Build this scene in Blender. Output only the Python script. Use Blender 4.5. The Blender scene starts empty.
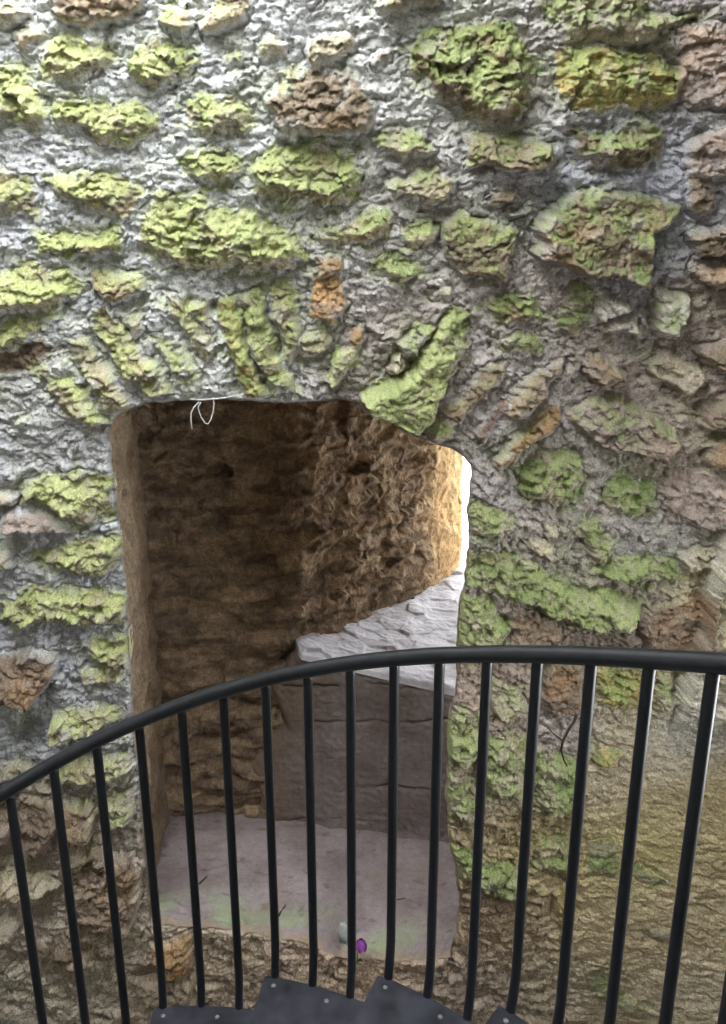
import bpy, bmesh, math, random
import numpy as np

rnd = random.Random(7)
C = bpy.context.scene.collection
scene = bpy.context.scene

# ------------------------------------------------------------------ camera
F_PX = 754.0
PITCH = math.radians(15.5)
EYE = 3.2                                   # eye height above the foot of the shaft
cam_data = bpy.data.cameras.new('camera')
cam = bpy.data.objects.new('camera', cam_data)
C.objects.link(cam)
cam.location = (0, 0, EYE)
cam.rotation_euler = (math.pi / 2 - PITCH, 0, 0)
cam_data.sensor_fit = 'VERTICAL'
cam_data.sensor_height = 36.0
cam_data.lens = 36.0 * F_PX / 1024.0
cam_data.clip_start = 0.02
scene.camera = cam

cp, sp = math.cos(PITCH), math.sin(PITCH)


def at(px, py, Y):
    """world point at depth Y (from the eye, horizontally) seen at that place of the photograph"""
    t = (512.0 - py) / F_PX
    z = Y * (t * cp - sp) / (cp + t * sp)
    d = Y * cp - z * sp
    return np.array([(px - 363.0) / F_PX * d, Y, z + EYE])


YW = 2.4                                    # face of the masonry wall


def base_y(x):
    """plan of the wall face: flat in the middle, turning forward at both ends"""
    x = np.asarray(x, float)
    r = np.clip(x - 0.80, 0, None)
    l = np.clip(-x - 1.25, 0, None)
    return YW - 0.30 * r ** 2 - 0.22 * l ** 2


def on_wall(px, py):
    Y = YW
    for _ in range(6):
        p = at(px, py, Y)
        Y = float(base_y(p[0]))
    return p[0], p[2]


# ------------------------------------------------------------------ noise
def _hash(ix, iy, seed):
    h = (ix.astype(np.int64) * 374761393 + iy.astype(np.int64) * 668265263 + seed * 974711) & 0xFFFFFFFF
    h = ((h ^ (h >> 13)) * 1274126177) & 0xFFFFFFFF
    h = ((h ^ (h >> 16)) * 2246822519) & 0xFFFFFFFF
    h = h ^ (h >> 15)
    return (h & 0xFFFFFF) / float(0xFFFFFF)


def vnoise(x, y, seed=0):
    ix, iy = np.floor(x), np.floor(y)
    fx, fy = x - ix, y - iy
    ux = fx * fx * fx * (fx * (fx * 6 - 15) + 10)
    uy = fy * fy * fy * (fy * (fy * 6 - 15) + 10)

    def g(dx, dy):
        a = _hash(ix + dx, iy + dy, seed) * 2 * np.pi
        return np.cos(a) * (fx - dx) + np.sin(a) * (fy - dy)
    a = g(0, 0) * (1 - ux) + g(1, 0) * ux
    b = g(0, 1) * (1 - ux) + g(1, 1) * ux
    return (a * (1 - uy) + b * uy) * 1.5


def fbm(x, y, octaves=4, seed=0, gain=0.5, lac=2.07):
    s, a, tot = 0, 1.0, 0
    for o in range(octaves):
        s = s + a * vnoise(x, y, seed + o * 17)
        tot += a
        a *= gain
        x, y = x * lac + 3.1, y * lac - 1.7
    return s / tot


def ridged(x, y, octaves=4, seed=0):
    s, a, tot = 0, 1.0, 0
    for o in range(octaves):
        s = s + a * (1 - 2 * np.abs(vnoise(x, y, seed + o * 29)))
        tot += a
        a *= 0.55
        x, y = x * 2.03 + 5.2, y * 2.03 + 1.3
    return s / tot


def facets(x, y, seed=0, tilt=1.0):
    """broken planes: every cell of a jittered lattice is a tilted flake. x, y in cell units"""
    ix, iy = np.floor(x), np.floor(y)
    best = np.full(x.shape, 1e9)
    out = np.zeros(x.shape)
    for dx in (-1, 0, 1):
        for dy in (-1, 0, 1):
            cx, cy = ix + dx, iy + dy
            px = cx + 0.1 + 0.8 * _hash(cx, cy, seed)
            py = cy + 0.1 + 0.8 * _hash(cx, cy, seed + 1)
            d = (x - px) ** 2 + (y - py) ** 2
            h = (_hash(cx, cy, seed + 2) - 0.5) + tilt * ((_hash(cx, cy, seed + 3) - 0.5) * (x - px) + (_hash(cx, cy, seed + 4) - 0.5) * (y - py))
            m = d < best
            best = np.where(m, d, best)
            out = np.where(m, h, out)
    return out


def sstep(a, b, x):
    t = np.clip((x - a) / (b - a), 0, 1)
    return t * t * (3 - 2 * t)


def poly_sdf(px, py, poly):
    """signed distance to a polygon, positive inside"""
    P = np.asarray(poly, float)
    n = len(P)
    d = np.full(px.shape, 1e9)
    inside = np.zeros(px.shape, bool)
    for i in range(n):
        ax, ay = P[i]
        bx, by = P[(i + 1) % n]
        ex, ey = bx - ax, by - ay
        t = np.clip(((px - ax) * ex + (py - ay) * ey) / (ex * ex + ey * ey + 1e-12), 0, 1)
        d = np.minimum(d, np.hypot(px - ax - t * ex, py - ay - t * ey))
        c = (ay > py) != (by > py)
        xi = ax + (py - ay) * ex / (ey if abs(ey) > 1e-12 else 1e-12)
        inside ^= c & (px < xi)
    return np.where(inside, d, -d)


def poly_nearest(px, py, poly):
    P = np.asarray(poly, float)
    best = np.full(px.shape, 1e9)
    qx, qy = px.copy(), py.copy()
    for i in range(len(P)):
        ax, ay = P[i]
        bx, by = P[(i + 1) % len(P)]
        ex, ey = bx - ax, by - ay
        t = np.clip(((px - ax) * ex + (py - ay) * ey) / (ex * ex + ey * ey + 1e-12), 0, 1)
        cx, cy = ax + t * ex, ay + t * ey
        d = np.hypot(px - cx, py - cy)
        m = d < best
        best = np.where(m, d, best)
        qx, qy = np.where(m, cx, qx), np.where(m, cy, qy)
    return qx, qy


# ------------------------------------------------------------------ materials
def nodes_of(name):
    m = bpy.data.materials.new(name)
    m.use_nodes = True
    nt = m.node_tree
    return m, nt, nt.nodes['Principled BSDF']


def stone_material(name, fine=160.0, bump=0.5, dist=0.004, rough=0.93, vary=0.35):
    """the stone's own colour (mineral, moss, lime) from the 'tone' attribute, broken up by a fine grain"""
    m, nt, bsdf = nodes_of(name)
    N, L = nt.nodes.new, nt.links.new
    at_ = N('ShaderNodeAttribute'); at_.attribute_name = 'tone'
    geo = N('ShaderNodeTexCoord')
    n1 = N('ShaderNodeTexNoise'); n1.inputs['Scale'].default_value = fine; n1.inputs['Detail'].default_value = 4
    n2 = N('ShaderNodeTexNoise'); n2.inputs['Scale'].default_value = fine * 0.33; n2.inputs['Detail'].default_value = 5
    L(geo.outputs['Object'], n1.inputs['Vector']); L(geo.outputs['Object'], n2.inputs['Vector'])
    mr = N('ShaderNodeMapRange'); mr.inputs['From Min'].default_value = 0.3; mr.inputs['From Max'].default_value = 0.7
    mr.inputs['To Min'].default_value = 1 - vary; mr.inputs['To Max'].default_value = 1 + vary
    L(n1.outputs['Fac'], mr.inputs['Value'])
    mul = N('ShaderNodeVectorMath'); mul.operation = 'SCALE'
    L(at_.outputs['Color'], mul.inputs[0]); L(mr.outputs['Result'], mul.inputs['Scale'])
    L(mul.outputs['Vector'], bsdf.inputs['Base Color'])
    bsdf.inputs['Roughness'].default_value = rough
    bsdf.inputs['Specular IOR Level'].default_value = 0.15
    add = N('ShaderNodeMath'); add.operation = 'ADD'
    L(n1.outputs['Fac'], add.inputs[0]); L(n2.outputs['Fac'], add.inputs[1])
    b = N('ShaderNodeBump'); b.inputs['Strength'].default_value = bump; b.inputs['Distance'].default_value = dist
    L(add.outputs[0], b.inputs['Height']); L(b.outputs['Normal'], bsdf.inputs['Normal'])
    return m


def masonry_material(name):
    """rough rubble for the sides of the shaft that stay outside the photograph"""
    m, nt, bsdf = nodes_of(name)
    N, L = nt.nodes.new, nt.links.new
    tc = N('ShaderNodeTexCoord')
    v = N('ShaderNodeTexVoronoi'); v.inputs['Scale'].default_value = 5.5
    n = N('ShaderNodeTexNoise'); n.inputs['Scale'].default_value = 9; n.inputs['Detail'].default_value = 8
    L(tc.outputs['Object'], v.inputs['Vector']); L(tc.outputs['Object'], n.inputs['Vector'])
    r = N('ShaderNodeValToRGB')
    r.color_ramp.elements[0].position = 0.3; r.color_ramp.elements[0].color = (0.16, 0.15, 0.12, 1)
    r.color_ramp.elements[1].position = 0.7; r.color_ramp.elements[1].color = (0.36, 0.35, 0.30, 1)
    L(n.outputs['Fac'], r.inputs['Fac']); L(r.outputs['Color'], bsdf.inputs['Base Color'])
    bsdf.inputs['Roughness'].default_value = 0.95
    ad = N('ShaderNodeMath'); ad.operation = 'SUBTRACT'
    L(n.outputs['Fac'], ad.inputs[0]); L(v.outputs['Distance'], ad.inputs[1])
    b = N('ShaderNodeBump'); b.inputs['Strength'].default_value = 0.8; b.inputs['Distance'].default_value = 0.06
    L(ad.outputs[0], b.inputs['Height']); L(b.outputs['Normal'], bsdf.inputs['Normal'])
    return m


def plain_material(name, color, rough=0.5, metal=0.0, noise=0.15, scale=40, bump=0.05, spec=0.5):
    m, nt, bsdf = nodes_of(name)
    N, L = nt.nodes.new, nt.links.new
    tc = N('ShaderNodeTexCoord')
    n = N('ShaderNodeTexNoise'); n.inputs['Scale'].default_value = scale; n.inputs['Detail'].default_value = 5
    L(tc.outputs['Object'], n.inputs['Vector'])
    r = N('ShaderNodeValToRGB')
    r.color_ramp.elements[0].position = 0.3
    r.color_ramp.elements[0].color = tuple(c * (1 - noise) for c in color) + (1,)
    r.color_ramp.elements[1].position = 0.7
    r.color_ramp.elements[1].color = tuple(min(1, c * (1 + noise)) for c in color) + (1,)
    L(n.outputs['Fac'], r.inputs['Fac']); L(r.outputs['Color'], bsdf.inputs['Base Color'])
    mr = N('ShaderNodeMapRange'); mr.inputs['To Min'].default_value = max(0, rough - 0.1); mr.inputs['To Max'].default_value = min(1, rough + 0.1)
    L(n.outputs['Fac'], mr.inputs['Value']); L(mr.outputs['Result'], bsdf.inputs['Roughness'])
    bsdf.inputs['Metallic'].default_value = metal
    bsdf.inputs['Specular IOR Level'].default_value = spec
    b = N('ShaderNodeBump'); b.inputs['Strength'].default_value = bump; b.inputs['Distance'].default_value = 0.002
    L(n.outputs['Fac'], b.inputs['Height']); L(b.outputs['Normal'], bsdf.inputs['Normal'])
    return m


M_WALL = stone_material('lime_mortar_and_rubble', 170, 0.55, 0.004, 0.95, 0.30)
M_STONE = stone_material('mossy_limestone', 150, 0.55, 0.004, 0.93, 0.30)
M_INNER = stone_material('inner_stone', 90, 0.6, 0.006, 0.93, 0.28)
M_PLASTER = stone_material('worn_plaster', 120, 0.35, 0.003, 0.9, 0.12)
M_MASONRY = masonry_material('shaft_masonry')
M_BLACK = plain_material('black_painted_steel', (0.012, 0.013, 0.017), 0.36, 0.0, 0.2, 60, 0.05, 0.6)
M_TREAD = plain_material('dark_tread_plate', (0.021, 0.022, 0.032), 0.40, 0.0, 0.6, 22, 0.3, 0.6)
M_BOLT = plain_material('zinc_bolt', (0.22, 0.22, 0.23), 0.5, 0.6, 0.1, 80, 0.05)
M_THREAD = plain_material('pale_thread', (0.62, 0.60, 0.58), 0.8, 0, 0.2, 200, 0.1)
M_TWIG = plain_material('dark_twig_bark', (0.035, 0.026, 0.02), 0.9, 0, 0.4, 120, 0.4)
M_PETAL = plain_material('purple_petal', (0.42, 0.10, 0.50), 0.6, 0, 0.25, 150, 0.1)
M_LEAF = plain_material('green_leaf', (0.05, 0.12, 0.03), 0.6, 0, 0.25, 150, 0.1)
M_GROUND = plain_material('pale_outside_ground', (0.70, 0.68, 0.64), 0.95, 0, 0.08, 2, 0.1)


# ------------------------------------------------------------------ mesh helpers
def raw_mesh(name, verts, faces, mat, tone=None, smooth=True, parent=None):
    """verts (n,3), faces (m,4) int arrays -> linked mesh object"""
    verts = np.asarray(verts, np.float32); faces = np.asarray(faces, np.int32)
    me = bpy.data.meshes.new(name)
    me.vertices.add(len(verts)); me.vertices.foreach_set('co', verts.ravel())
    k = faces.shape[1]
    me.loops.add(faces.size); me.loops.foreach_set('vertex_index', faces.ravel())
    me.polygons.add(len(faces))
    me.polygons.foreach_set('loop_start', np.arange(0, faces.size, k, dtype=np.int32))
    me.update(calc_edges=True)
    me.polygons.foreach_set('use_smooth', np.full(len(faces), smooth, dtype=bool))
    if tone is not None:
        a = me.attributes.new('tone', 'FLOAT_COLOR', 'POINT')
        rgba = np.ones((len(verts), 4), np.float32); rgba[:, :3] = tone
        a.data.foreach_set('color', rgba.ravel())
    me.materials.append(mat)
    o = bpy.data.objects.new(name, me)
    C.objects.link(o)
    if parent is not None:
        o.parent = parent
    return o


def grid_faces(nr, nc):
    i = np.arange(nr * nc).reshape(nr, nc)
    return np.stack([i[:-1, :-1], i[:-1, 1:], i[1:, 1:], i[1:, :-1]], -1).reshape(-1, 4)


def patch(name, P, disp, tone, mat, flip=False, kind='structure'):
    """a relief surface: base grid P (r,c,3), displaced along its normal by disp (r,c)"""
    du = np.gradient(P, axis=1); dv = np.gradient(P, axis=0)
    n = np.cross(du, dv); n /= np.linalg.norm(n, axis=2, keepdims=True) + 1e-12
    if flip:
        n = -n
    Q = P + n * disp[..., None]
    f = grid_faces(*P.shape[:2])
    if flip:
        f = f[:, ::-1]
    o = raw_mesh(name, Q.reshape(-1, 3), f, mat, tone.reshape(-1, 3))
    if kind:
        o['kind'] = kind
    return o


def obj_from_bm(name, bm, mat, parent=None, smooth=False):
    me = bpy.data.meshes.new(name)
    bmesh.ops.recalc_face_normals(bm, faces=bm.faces)
    bm.to_mesh(me); bm.free()
    for p in me.polygons:
        p.use_smooth = smooth
    me.materials.append(mat)
    o = bpy.data.objects.new(name, me)
    C.objects.link(o)
    if parent is not None:
        o.parent = parent
    return o


def tube(bm, pts, radii, seg=12):
    """a capped round tube along a path"""
    pts = [np.asarray(p, float) for p in pts]
    if not hasattr(radii, '__len__'):
        radii = [radii] * len(pts)
    prev = None
    rings = []
    for i, p in enumerate(pts):
        t = pts[min(i + 1, len(pts) - 1)] - pts[max(i - 1, 0)]
        t /= np.linalg.norm(t)
        if prev is None:
            a = np.array([1.0, 0, 0]) if abs(t[0]) < 0.9 else np.array([0, 1.0, 0])
        else:
            a = prev
        u = a - t * a.dot(t); u /= np.linalg.norm(u)
        v = np.cross(t, u)
        prev = u
        rings.append([bm.verts.new(p + radii[i] * (math.cos(2 * math.pi * k / seg) * u + math.sin(2 * math.pi * k / seg) * v)) for k in range(seg)])
    for a, b in zip(rings, rings[1:]):
        for k in range(seg):
            bm.faces.new((a[k], a[(k + 1) % seg], b[(k + 1) % seg], b[k]))
    bm.faces.new(rings[0][::-1]); bm.faces.new(rings[-1])


def empty(name, loc):
    o = bpy.data.objects.new(name, None)
    o.location = loc
    o.empty_display_size = 0.1
    C.objects.link(o)
    return o


def tag(o, label, cat, group=None):
    o['label'] = label; o['category'] = cat
    if group:
        o['group'] = group


# ------------------------------------------------------------------ the stones of the wall, as traced
Z = {'A': (0, 0, 2.904), 'B': (240, 0, 2.904), 'D': (476, 0, 2.904), 'E': (0, 170, 2.904), 'G': (240, 170, 2.904),
     'H': (476, 170, 2.904), 'J': (0, 290, 2.904), 'K': (300, 290, 2.904), 'L': (476, 340, 2.904), 'N': (0, 460, 4.033),
     'O': (440, 460, 2.538), 'Q': (0, 660, 4.033), 'R': (0, 840, 3.63), 'S': (430, 660, 2.453), 'T': (430, 820, 2.453), 'P': (0, 0, 1.0)}
# (sheet, outline, moss 0..1, mineral, protrusion in cm, 'a' = voussoir of the arch)
STONES = [
    ('A', '120,170 190,115 290,120 330,170 300,215 220,240 135,225', .80, 't', 3.5),
    ('A', '380,165 420,112 500,120 560,180 550,225 440,250 385,215', .80, 't', 3.5),
    ('A', '-60,180 60,205 110,270 135,330 110,360 -60,350', .85, 't', 3.0),
    ('A', '165,310 260,290 330,310 380,300 440,345 460,385 380,425 280,400 190,370', .85, 't', 3.5),
    ('A', '545,310 600,280 680,290 715,330 700,375 630,400 560,385 545,350', .72, 't', 3.0),
    ('A', '165,-60 400,-60 410,30 340,70 260,80 180,55', .12, 'b', 2.5),
    ('A', '480,20 540,15 560,60 530,95 480,75', .50, 't', 2.5),
    ('A', '580,60 640,-10 726,-10 720,50 640,90 590,85', .30, 't', 2.5),
    ('A', '640,165 690,150 715,180 690,205 645,195', .50, 'g', 1.5),
    ('A', '-60,20 60,10 80,50 20,80 -60,85', .35, 't', 2.0),
    ('A', '40,90 120,70 140,110 60,140', .25, 't', 1.5),
    ('E', '150,30 240,0 330,15 400,60 410,95 350,140 290,120 200,90', .72, 't', 3.5),
    ('E', '-60,20 80,20 110,60 90,120 40,140 -60,130', .60, 't', 2.5),
    ('A', '540,460 600,440 690,450 700,500 640,530 560,510', .95, 't', 3.5),
    ('E', '120,190 220,175 330,180 350,215 320,245 220,250 130,240', .98, 't', 3.2),
    ('E', '430,150 490,90 580,80 640,110 726,140 850,190 860,240 800,280 640,280 520,270 440,220', .92, 't', 4.5),
    ('E', '270,300 340,290 400,305 415,350 340,375 275,350', .42, 'b', 3.5),
    ('E', '-60,300 100,285 200,310 245,340 180,385 100,410 -60,420', .85, 't', 4.0),
    ('J', '-60,130 60,95 110,100 105,140 60,170 -60,180', .92, 't', 4.0),
    ('J', '-60,190 110,145 170,150 120,210 70,250 -60,245', .0, 'd', -1.5),
    ('J', '110,240 150,220 290,345 330,390 270,385 200,340', .70, 't', 2.5, 'a'),
    ('J', '210,150 250,150 370,300 380,340 320,350 240,240', .45, 't', 2.2, 'a'),
    ('J', '265,80 320,60 480,250 490,290 430,300 330,200', .62, 't', 2.6, 'a'),
    ('J', '370,80 420,75 430,120 390,140', .5, 't', 1.8),
    ('J', '450,140 500,130 590,250 580,290 530,290', .45, 'g', 2.0, 'a'),
    ('P', '166,300 185,296 205,330 216,345 205,358 190,340', .55, 't', 2.0, 'a'),
    ('P', '190,303 207,301 212,330 216,342 198,322', .70, 't', 2.2, 'a'),
    ('P', '218,305 236,303 258,370 268,390 245,392 226,340', .85, 'o', 3.0, 'a'),
    ('P', '240,300 262,295 275,340 292,388 272,390 255,350', .80, 't', 3.0, 'a'),
    ('P', '266,288 292,282 300,320 303,350 290,360 275,320', .70, 't', 2.6, 'a'),
    ('P', '312,270 335,268 348,300 330,325 312,310', .20, 'o', 2.0),
    ('K', '140,110 180,100 195,140 150,180 130,150', .20, 'o', 1.8, 'a'),
    ('K', '75,260 110,180 170,160 165,210 100,290', .72, 't', 3.0, 'a'),
    ('K', '0,130 60,120 90,150 60,190 10,190', .50, 't', 2.0, 'a'),
    ('K', '190,295 250,268 310,245 352,200 392,120 430,70 475,90 465,170 420,260 390,340 330,410 250,370 200,360', .95, 't', 5.0, 'a'),
    ('K', '288,160 340,95 385,108 345,188 300,195', .75, 'g', 3.0, 'a'),
    ('K', '250,222 285,192 312,220 280,250', .15, 't', 3.2, 'a'),
    ('K', '430,340 540,220 590,215 570,270 470,370 435,365', .25, 'b', 2.6, 'a'),
    ('K', '375,400 420,360 450,380 430,430 390,430', .75, 't', 2.2, 'a'),
    ('L', '90,180 170,90 240,60 240,90 190,170 120,225 90,220', .18, 'b', 3.2, 'a'),
    ('K', '500,400 550,360 600,310 610,340 560,400 520,440', .05, 'r', 1.8, 'a'),
    ('L', '60,340 150,240 200,185 240,190 245,240 160,300 80,380', .25, 'o', 2.6, 'a'),
    ('B', '100,300 130,240 200,195 270,200 340,240 380,290 385,350 330,375 220,385 130,380', .10, 'b', 3.8),
    ('B', '190,150 240,100 320,95 330,140 280,180 210,195', .18, 't', 3.0),
    ('B', '400,10 480,-40 590,-40 560,20 430,35', .40, 'b', 3.0),
    ('B', '500,150 560,100 650,80 760,85 820,130 840,200 830,280 800,330 720,340 640,320 560,250 510,220', .78, 'b', 4.8),
    ('B', '375,180 400,150 435,145 425,170 385,190', .0, 'b', 1.5),
    ('B', '40,150 90,105 140,130 130,165 60,165', .40, 't', 1.8),
    ('B', '400,410 440,385 520,390 560,440 530,470 420,440', .52, 't', 2.0),
    ('B', '50,480 110,440 220,430 320,450 340,500 330,560 270,590 160,590 60,560', .88, 't', 4.5),
    ('B', '100,195 185,190 180,225 130,240', .60, 't', 1.8),
    ('D', '190,20 260,-40 480,-40 490,40 640,45 560,80 500,120 380,130 280,120 260,80', .62, 't', 2.8),
    ('D', '225,160 290,140 420,145 530,175 580,220 570,280 480,310 300,320 260,270', .66, 'y', 4.0),
    ('D', '-20,400 90,385 210,425 225,470 180,490 -10,480', .50, 'b', 4.0),
    ('D', '285,380 400,375 500,360 530,390 525,460 460,490 330,490 290,440', .58, 'b', 4.0),
    ('D', '575,90 800,70 800,300 610,300 575,220 605,160', .05, 'm', 1.5),
    ('D', '610,420 800,330 800,520 620,510', .02, 'm', 2.5),
    ('G', '235,190 300,150 400,115 440,140 420,190 350,210 260,210', .72, 't', 3.0),
    ('G', '490,165 550,155 570,190 540,215 490,205', .75, 't', 2.0),
    ('G', '580,150 650,130 726,160 780,180 790,240 760,310 640,300 600,240', .50, 'b', 3.2),
    ('G', '380,265 430,250 520,265 520,295 470,325 400,300', .92, 't', 3.2),
    ('G', '430,40 560,0 620,20 620,60 560,90 460,70', .42, 't', 2.4),
    ('G', '540,360 590,345 610,370 560,385', .5, 't', 1.5),
    ('G', '210,255 280,250 290,290 230,310', .05, 'o', 1.5),
    ('H', '185,170 280,70 400,60 520,90 580,125 500,180 495,270 470,320 330,290 200,250', .45, 'b', 6.0),
    ('H', '35,400 110,350 170,375 180,440 90,445', .80, 'b', 3.2),
    ('H', '245,380 290,335 340,352 325,400 300,470 255,470', .65, 't', 3.0),
    ('H', '338,400 352,345 440,380 430,415 360,430', .02, 'w', 3.6),
    ('H', '345,455 440,422 490,465 460,480 370,470', .20, 'w', 3.0),
    ('H', '505,390 530,355 615,375 610,420 575,470 530,475', .50, 'w', 4.5),
    ('H', '50,490 150,470 190,500 180,520 80,520', .60, 't', 2.0),
    ('H', '50,50 110,40 130,80 60,110 40,90', .15, 'b', 2.2),
    ('H', '620,180 800,150 800,230 640,255', .0, 'b', 3.0),
    ('H', '630,265 800,260 800,340 650,330', .0, 'b', 3.0),
    ('H', '600,20 680,10 690,100 640,140 610,100', .0, 'b', 2.5),
    ('H', '60,120 170,100 180,125 110,130', .35, 't', 1.8),
    ('L', '310,90 330,50 360,40 435,95 420,125 330,120', .02, 'b', 3.4),
    ('L', '495,70 560,40 650,80 650,120 600,150 520,130', .05, 't', 2.6),
    ('L', '280,210 400,165 480,200 560,260 560,290 530,330 400,310 310,260', .42, 'm', 4.0),
    ('L', '120,390 200,330 300,350 320,400 250,480 170,460', .82, 't', 3.2),
    ('L', '380,430 410,400 500,410 510,480 460,500 380,480', .95, 't', 3.2),
    ('L', '640,190 800,150 800,265 650,240', .0, 'b', 3.5),
    ('L', '660,290 800,280 800,370 670,350', .0, 'b', 3.5),
    ('L', '530,400 620,370 800,400 800,520 560,520', .03, 'm', 2.5),
    ('L', '630,20 800,0 800,100 680,80', .0, 'b', 3.0),
    ('N', '100,100 200,75 300,50 440,80 440,200 340,240 240,230 180,180 110,160', .78, 't', 3.8),
    ('N', '20,210 50,185 180,215 230,250 320,280 200,285 20,275', .0, 'm', 3.0),
    ('N', '140,380 230,350 340,320 470,300 480,370 420,470 300,450 240,430 150,410', .74, 't', 4.0),
    ('N', '20,570 130,520 280,520 420,520 495,560 500,620 420,660 280,640 130,670 40,640', .66, 't', 4.2),
    ('N', '350,750 400,710 510,700 515,810 440,830 380,790', .72, 't', 3.4),
    ('N', '-80,820 120,760 210,790 210,860 150,950 -80,950', .02, 'd', 4.5),
    ('N', '-60,360 40,380 50,440 -60,450', .05, 't', 2.5),
    ('N', '330,840 480,830 500,875 350,890', .45, 't', 2.0),
    ('N', '-60,140 80,110 60,170 -60,200', .1, 't', 2.0),
    ('O', '75,110 150,120 180,170 150,200 90,180', .72, 't', 3.0),
    ('O', '70,240 180,250 330,320 480,350 480,400 390,430 300,400 150,340 80,310', .90, 't', 4.0),
    ('O', '50,345 110,355 170,430 140,500 45,500', .82, 't', 3.2),
    ('O', '340,170 400,160 440,220 410,262 380,255', .72, 't', 2.6),
    ('O', '385,275 480,240 580,250 600,300 540,310 420,292', .82, 't', 3.0),
    ('O', '210,200 280,200 290,250 240,240', .1, 't', 2.0),
    ('O', '260,150 300,155 300,185 270,190', .05, 't', 1.8),
    ('O', '605,235 680,220 690,270 620,280', .2, 't', 2.5),
    ('O', '500,390 680,330 670,480 520,480', .03, 'd', 1.5),
    ('O', '185,375 290,410 310,480 195,480', .03, 'd', 1.5),
    ('Q', '230,210 330,180 480,190 490,220 400,270 280,300 220,280', .50, 't', 3.6),
    ('Q', '235,430 320,400 420,390 500,360 530,430 420,470 260,470', .42, 't', 3.4),
    ('Q', '430,560 540,530 540,600 450,670 420,640', .45, 't', 3.4),
    ('Q', '-60,430 100,405 130,430 30,470 -60,470', .1, 't', 2.5),
    ('Q', '70,560 190,560 230,640 200,740 80,740', .05, 'd', 4.0),
    ('Q', '240,590 340,560 390,620 380,690 260,680', .15, 'b', 3.5),
    ('Q', '260,720 400,700 440,780 280,800', .15, 'b', 4.0),
    ('Q', '-60,560 60,560 65,700 -60,740', .05, 'd', 4.0),
    ('R', '-60,110 140,100 200,150 120,175 -60,180', .02, 't', 4.5),
    ('R', '230,100 350,60 480,60 500,200 480,280 360,290 280,240', .08, 'd', 4.0),
    ('R', '120,370 230,320 420,310 420,400 260,430', .02, 'b', 3.5),
    ('R', '-60,250 70,260 60,330 -60,340', .02, 't', 3.5),
    ('R', '550,385 690,345 690,470 620,480', .03, 'o', 3.0),
    ('R', '460,510 690,500 690,590 560,580', .05, 'b', 3.0),
    ('S', '40,150 70,120 120,130 130,200 100,260 40,230', .85, 't', 3.6),
    ('S', '135,190 200,170 240,210 230,330 140,320 125,260', .66, 't', 3.0),
    ('S', '255,240 360,250 360,370 270,370', .75, 't', 3.2),
    ('S', '45,280 105,300 115,400 50,380', .66, 't', 3.2),
    ('S', '410,20 520,20 520,110 420,110', .60, 'y', 2.4),
    ('S', '555,30 600,50 590,110 555,110', .50, 't', 2.0),
    ('S', '410,210 470,230 450,260 405,260', .55, 'y', 1.6),
    ('S', '280,20 370,20 360,120 290,120', .05, 'd', 2.0),
    ('S', '150,50 210,70 240,120 170,140 150,110', .45, 't', 2.2),
    ('T', '50,60 110,80 220,120 220,200 140,170 60,120', .68, 't', 3.6),
    ('T', '260,70 350,40 350,130 260,120', .62, 't', 2.8),
    ('T', '385,60 440,50 470,100 460,140 390,130', .78, 't', 2.4),
    ('T', '510,110 590,150 540,162 510,140', .70, 't', 1.8),
    ('T', '380,350 440,360 470,420 570,480 480,470 400,420', .55, 't', 1.8),
    ('T', '300,180 330,160 350,280 320,280', .1, 'y', 2.0),
    ('T', '530,250 590,270 580,295 530,275', .35, 't', 1.6),
]
MINERAL = {'t': (.40, .35, .26), 'b': (.255, .20, .145), 'o': (.36, .23, .125), 'g': (.42, .41, .37), 'd': (.23, .17, .125),
           'r': (.26, .18, .15), 'y': (.42, .34, .15), 'm': (.33, .265, .23), 'w': (.52, .47, .42)}
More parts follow.
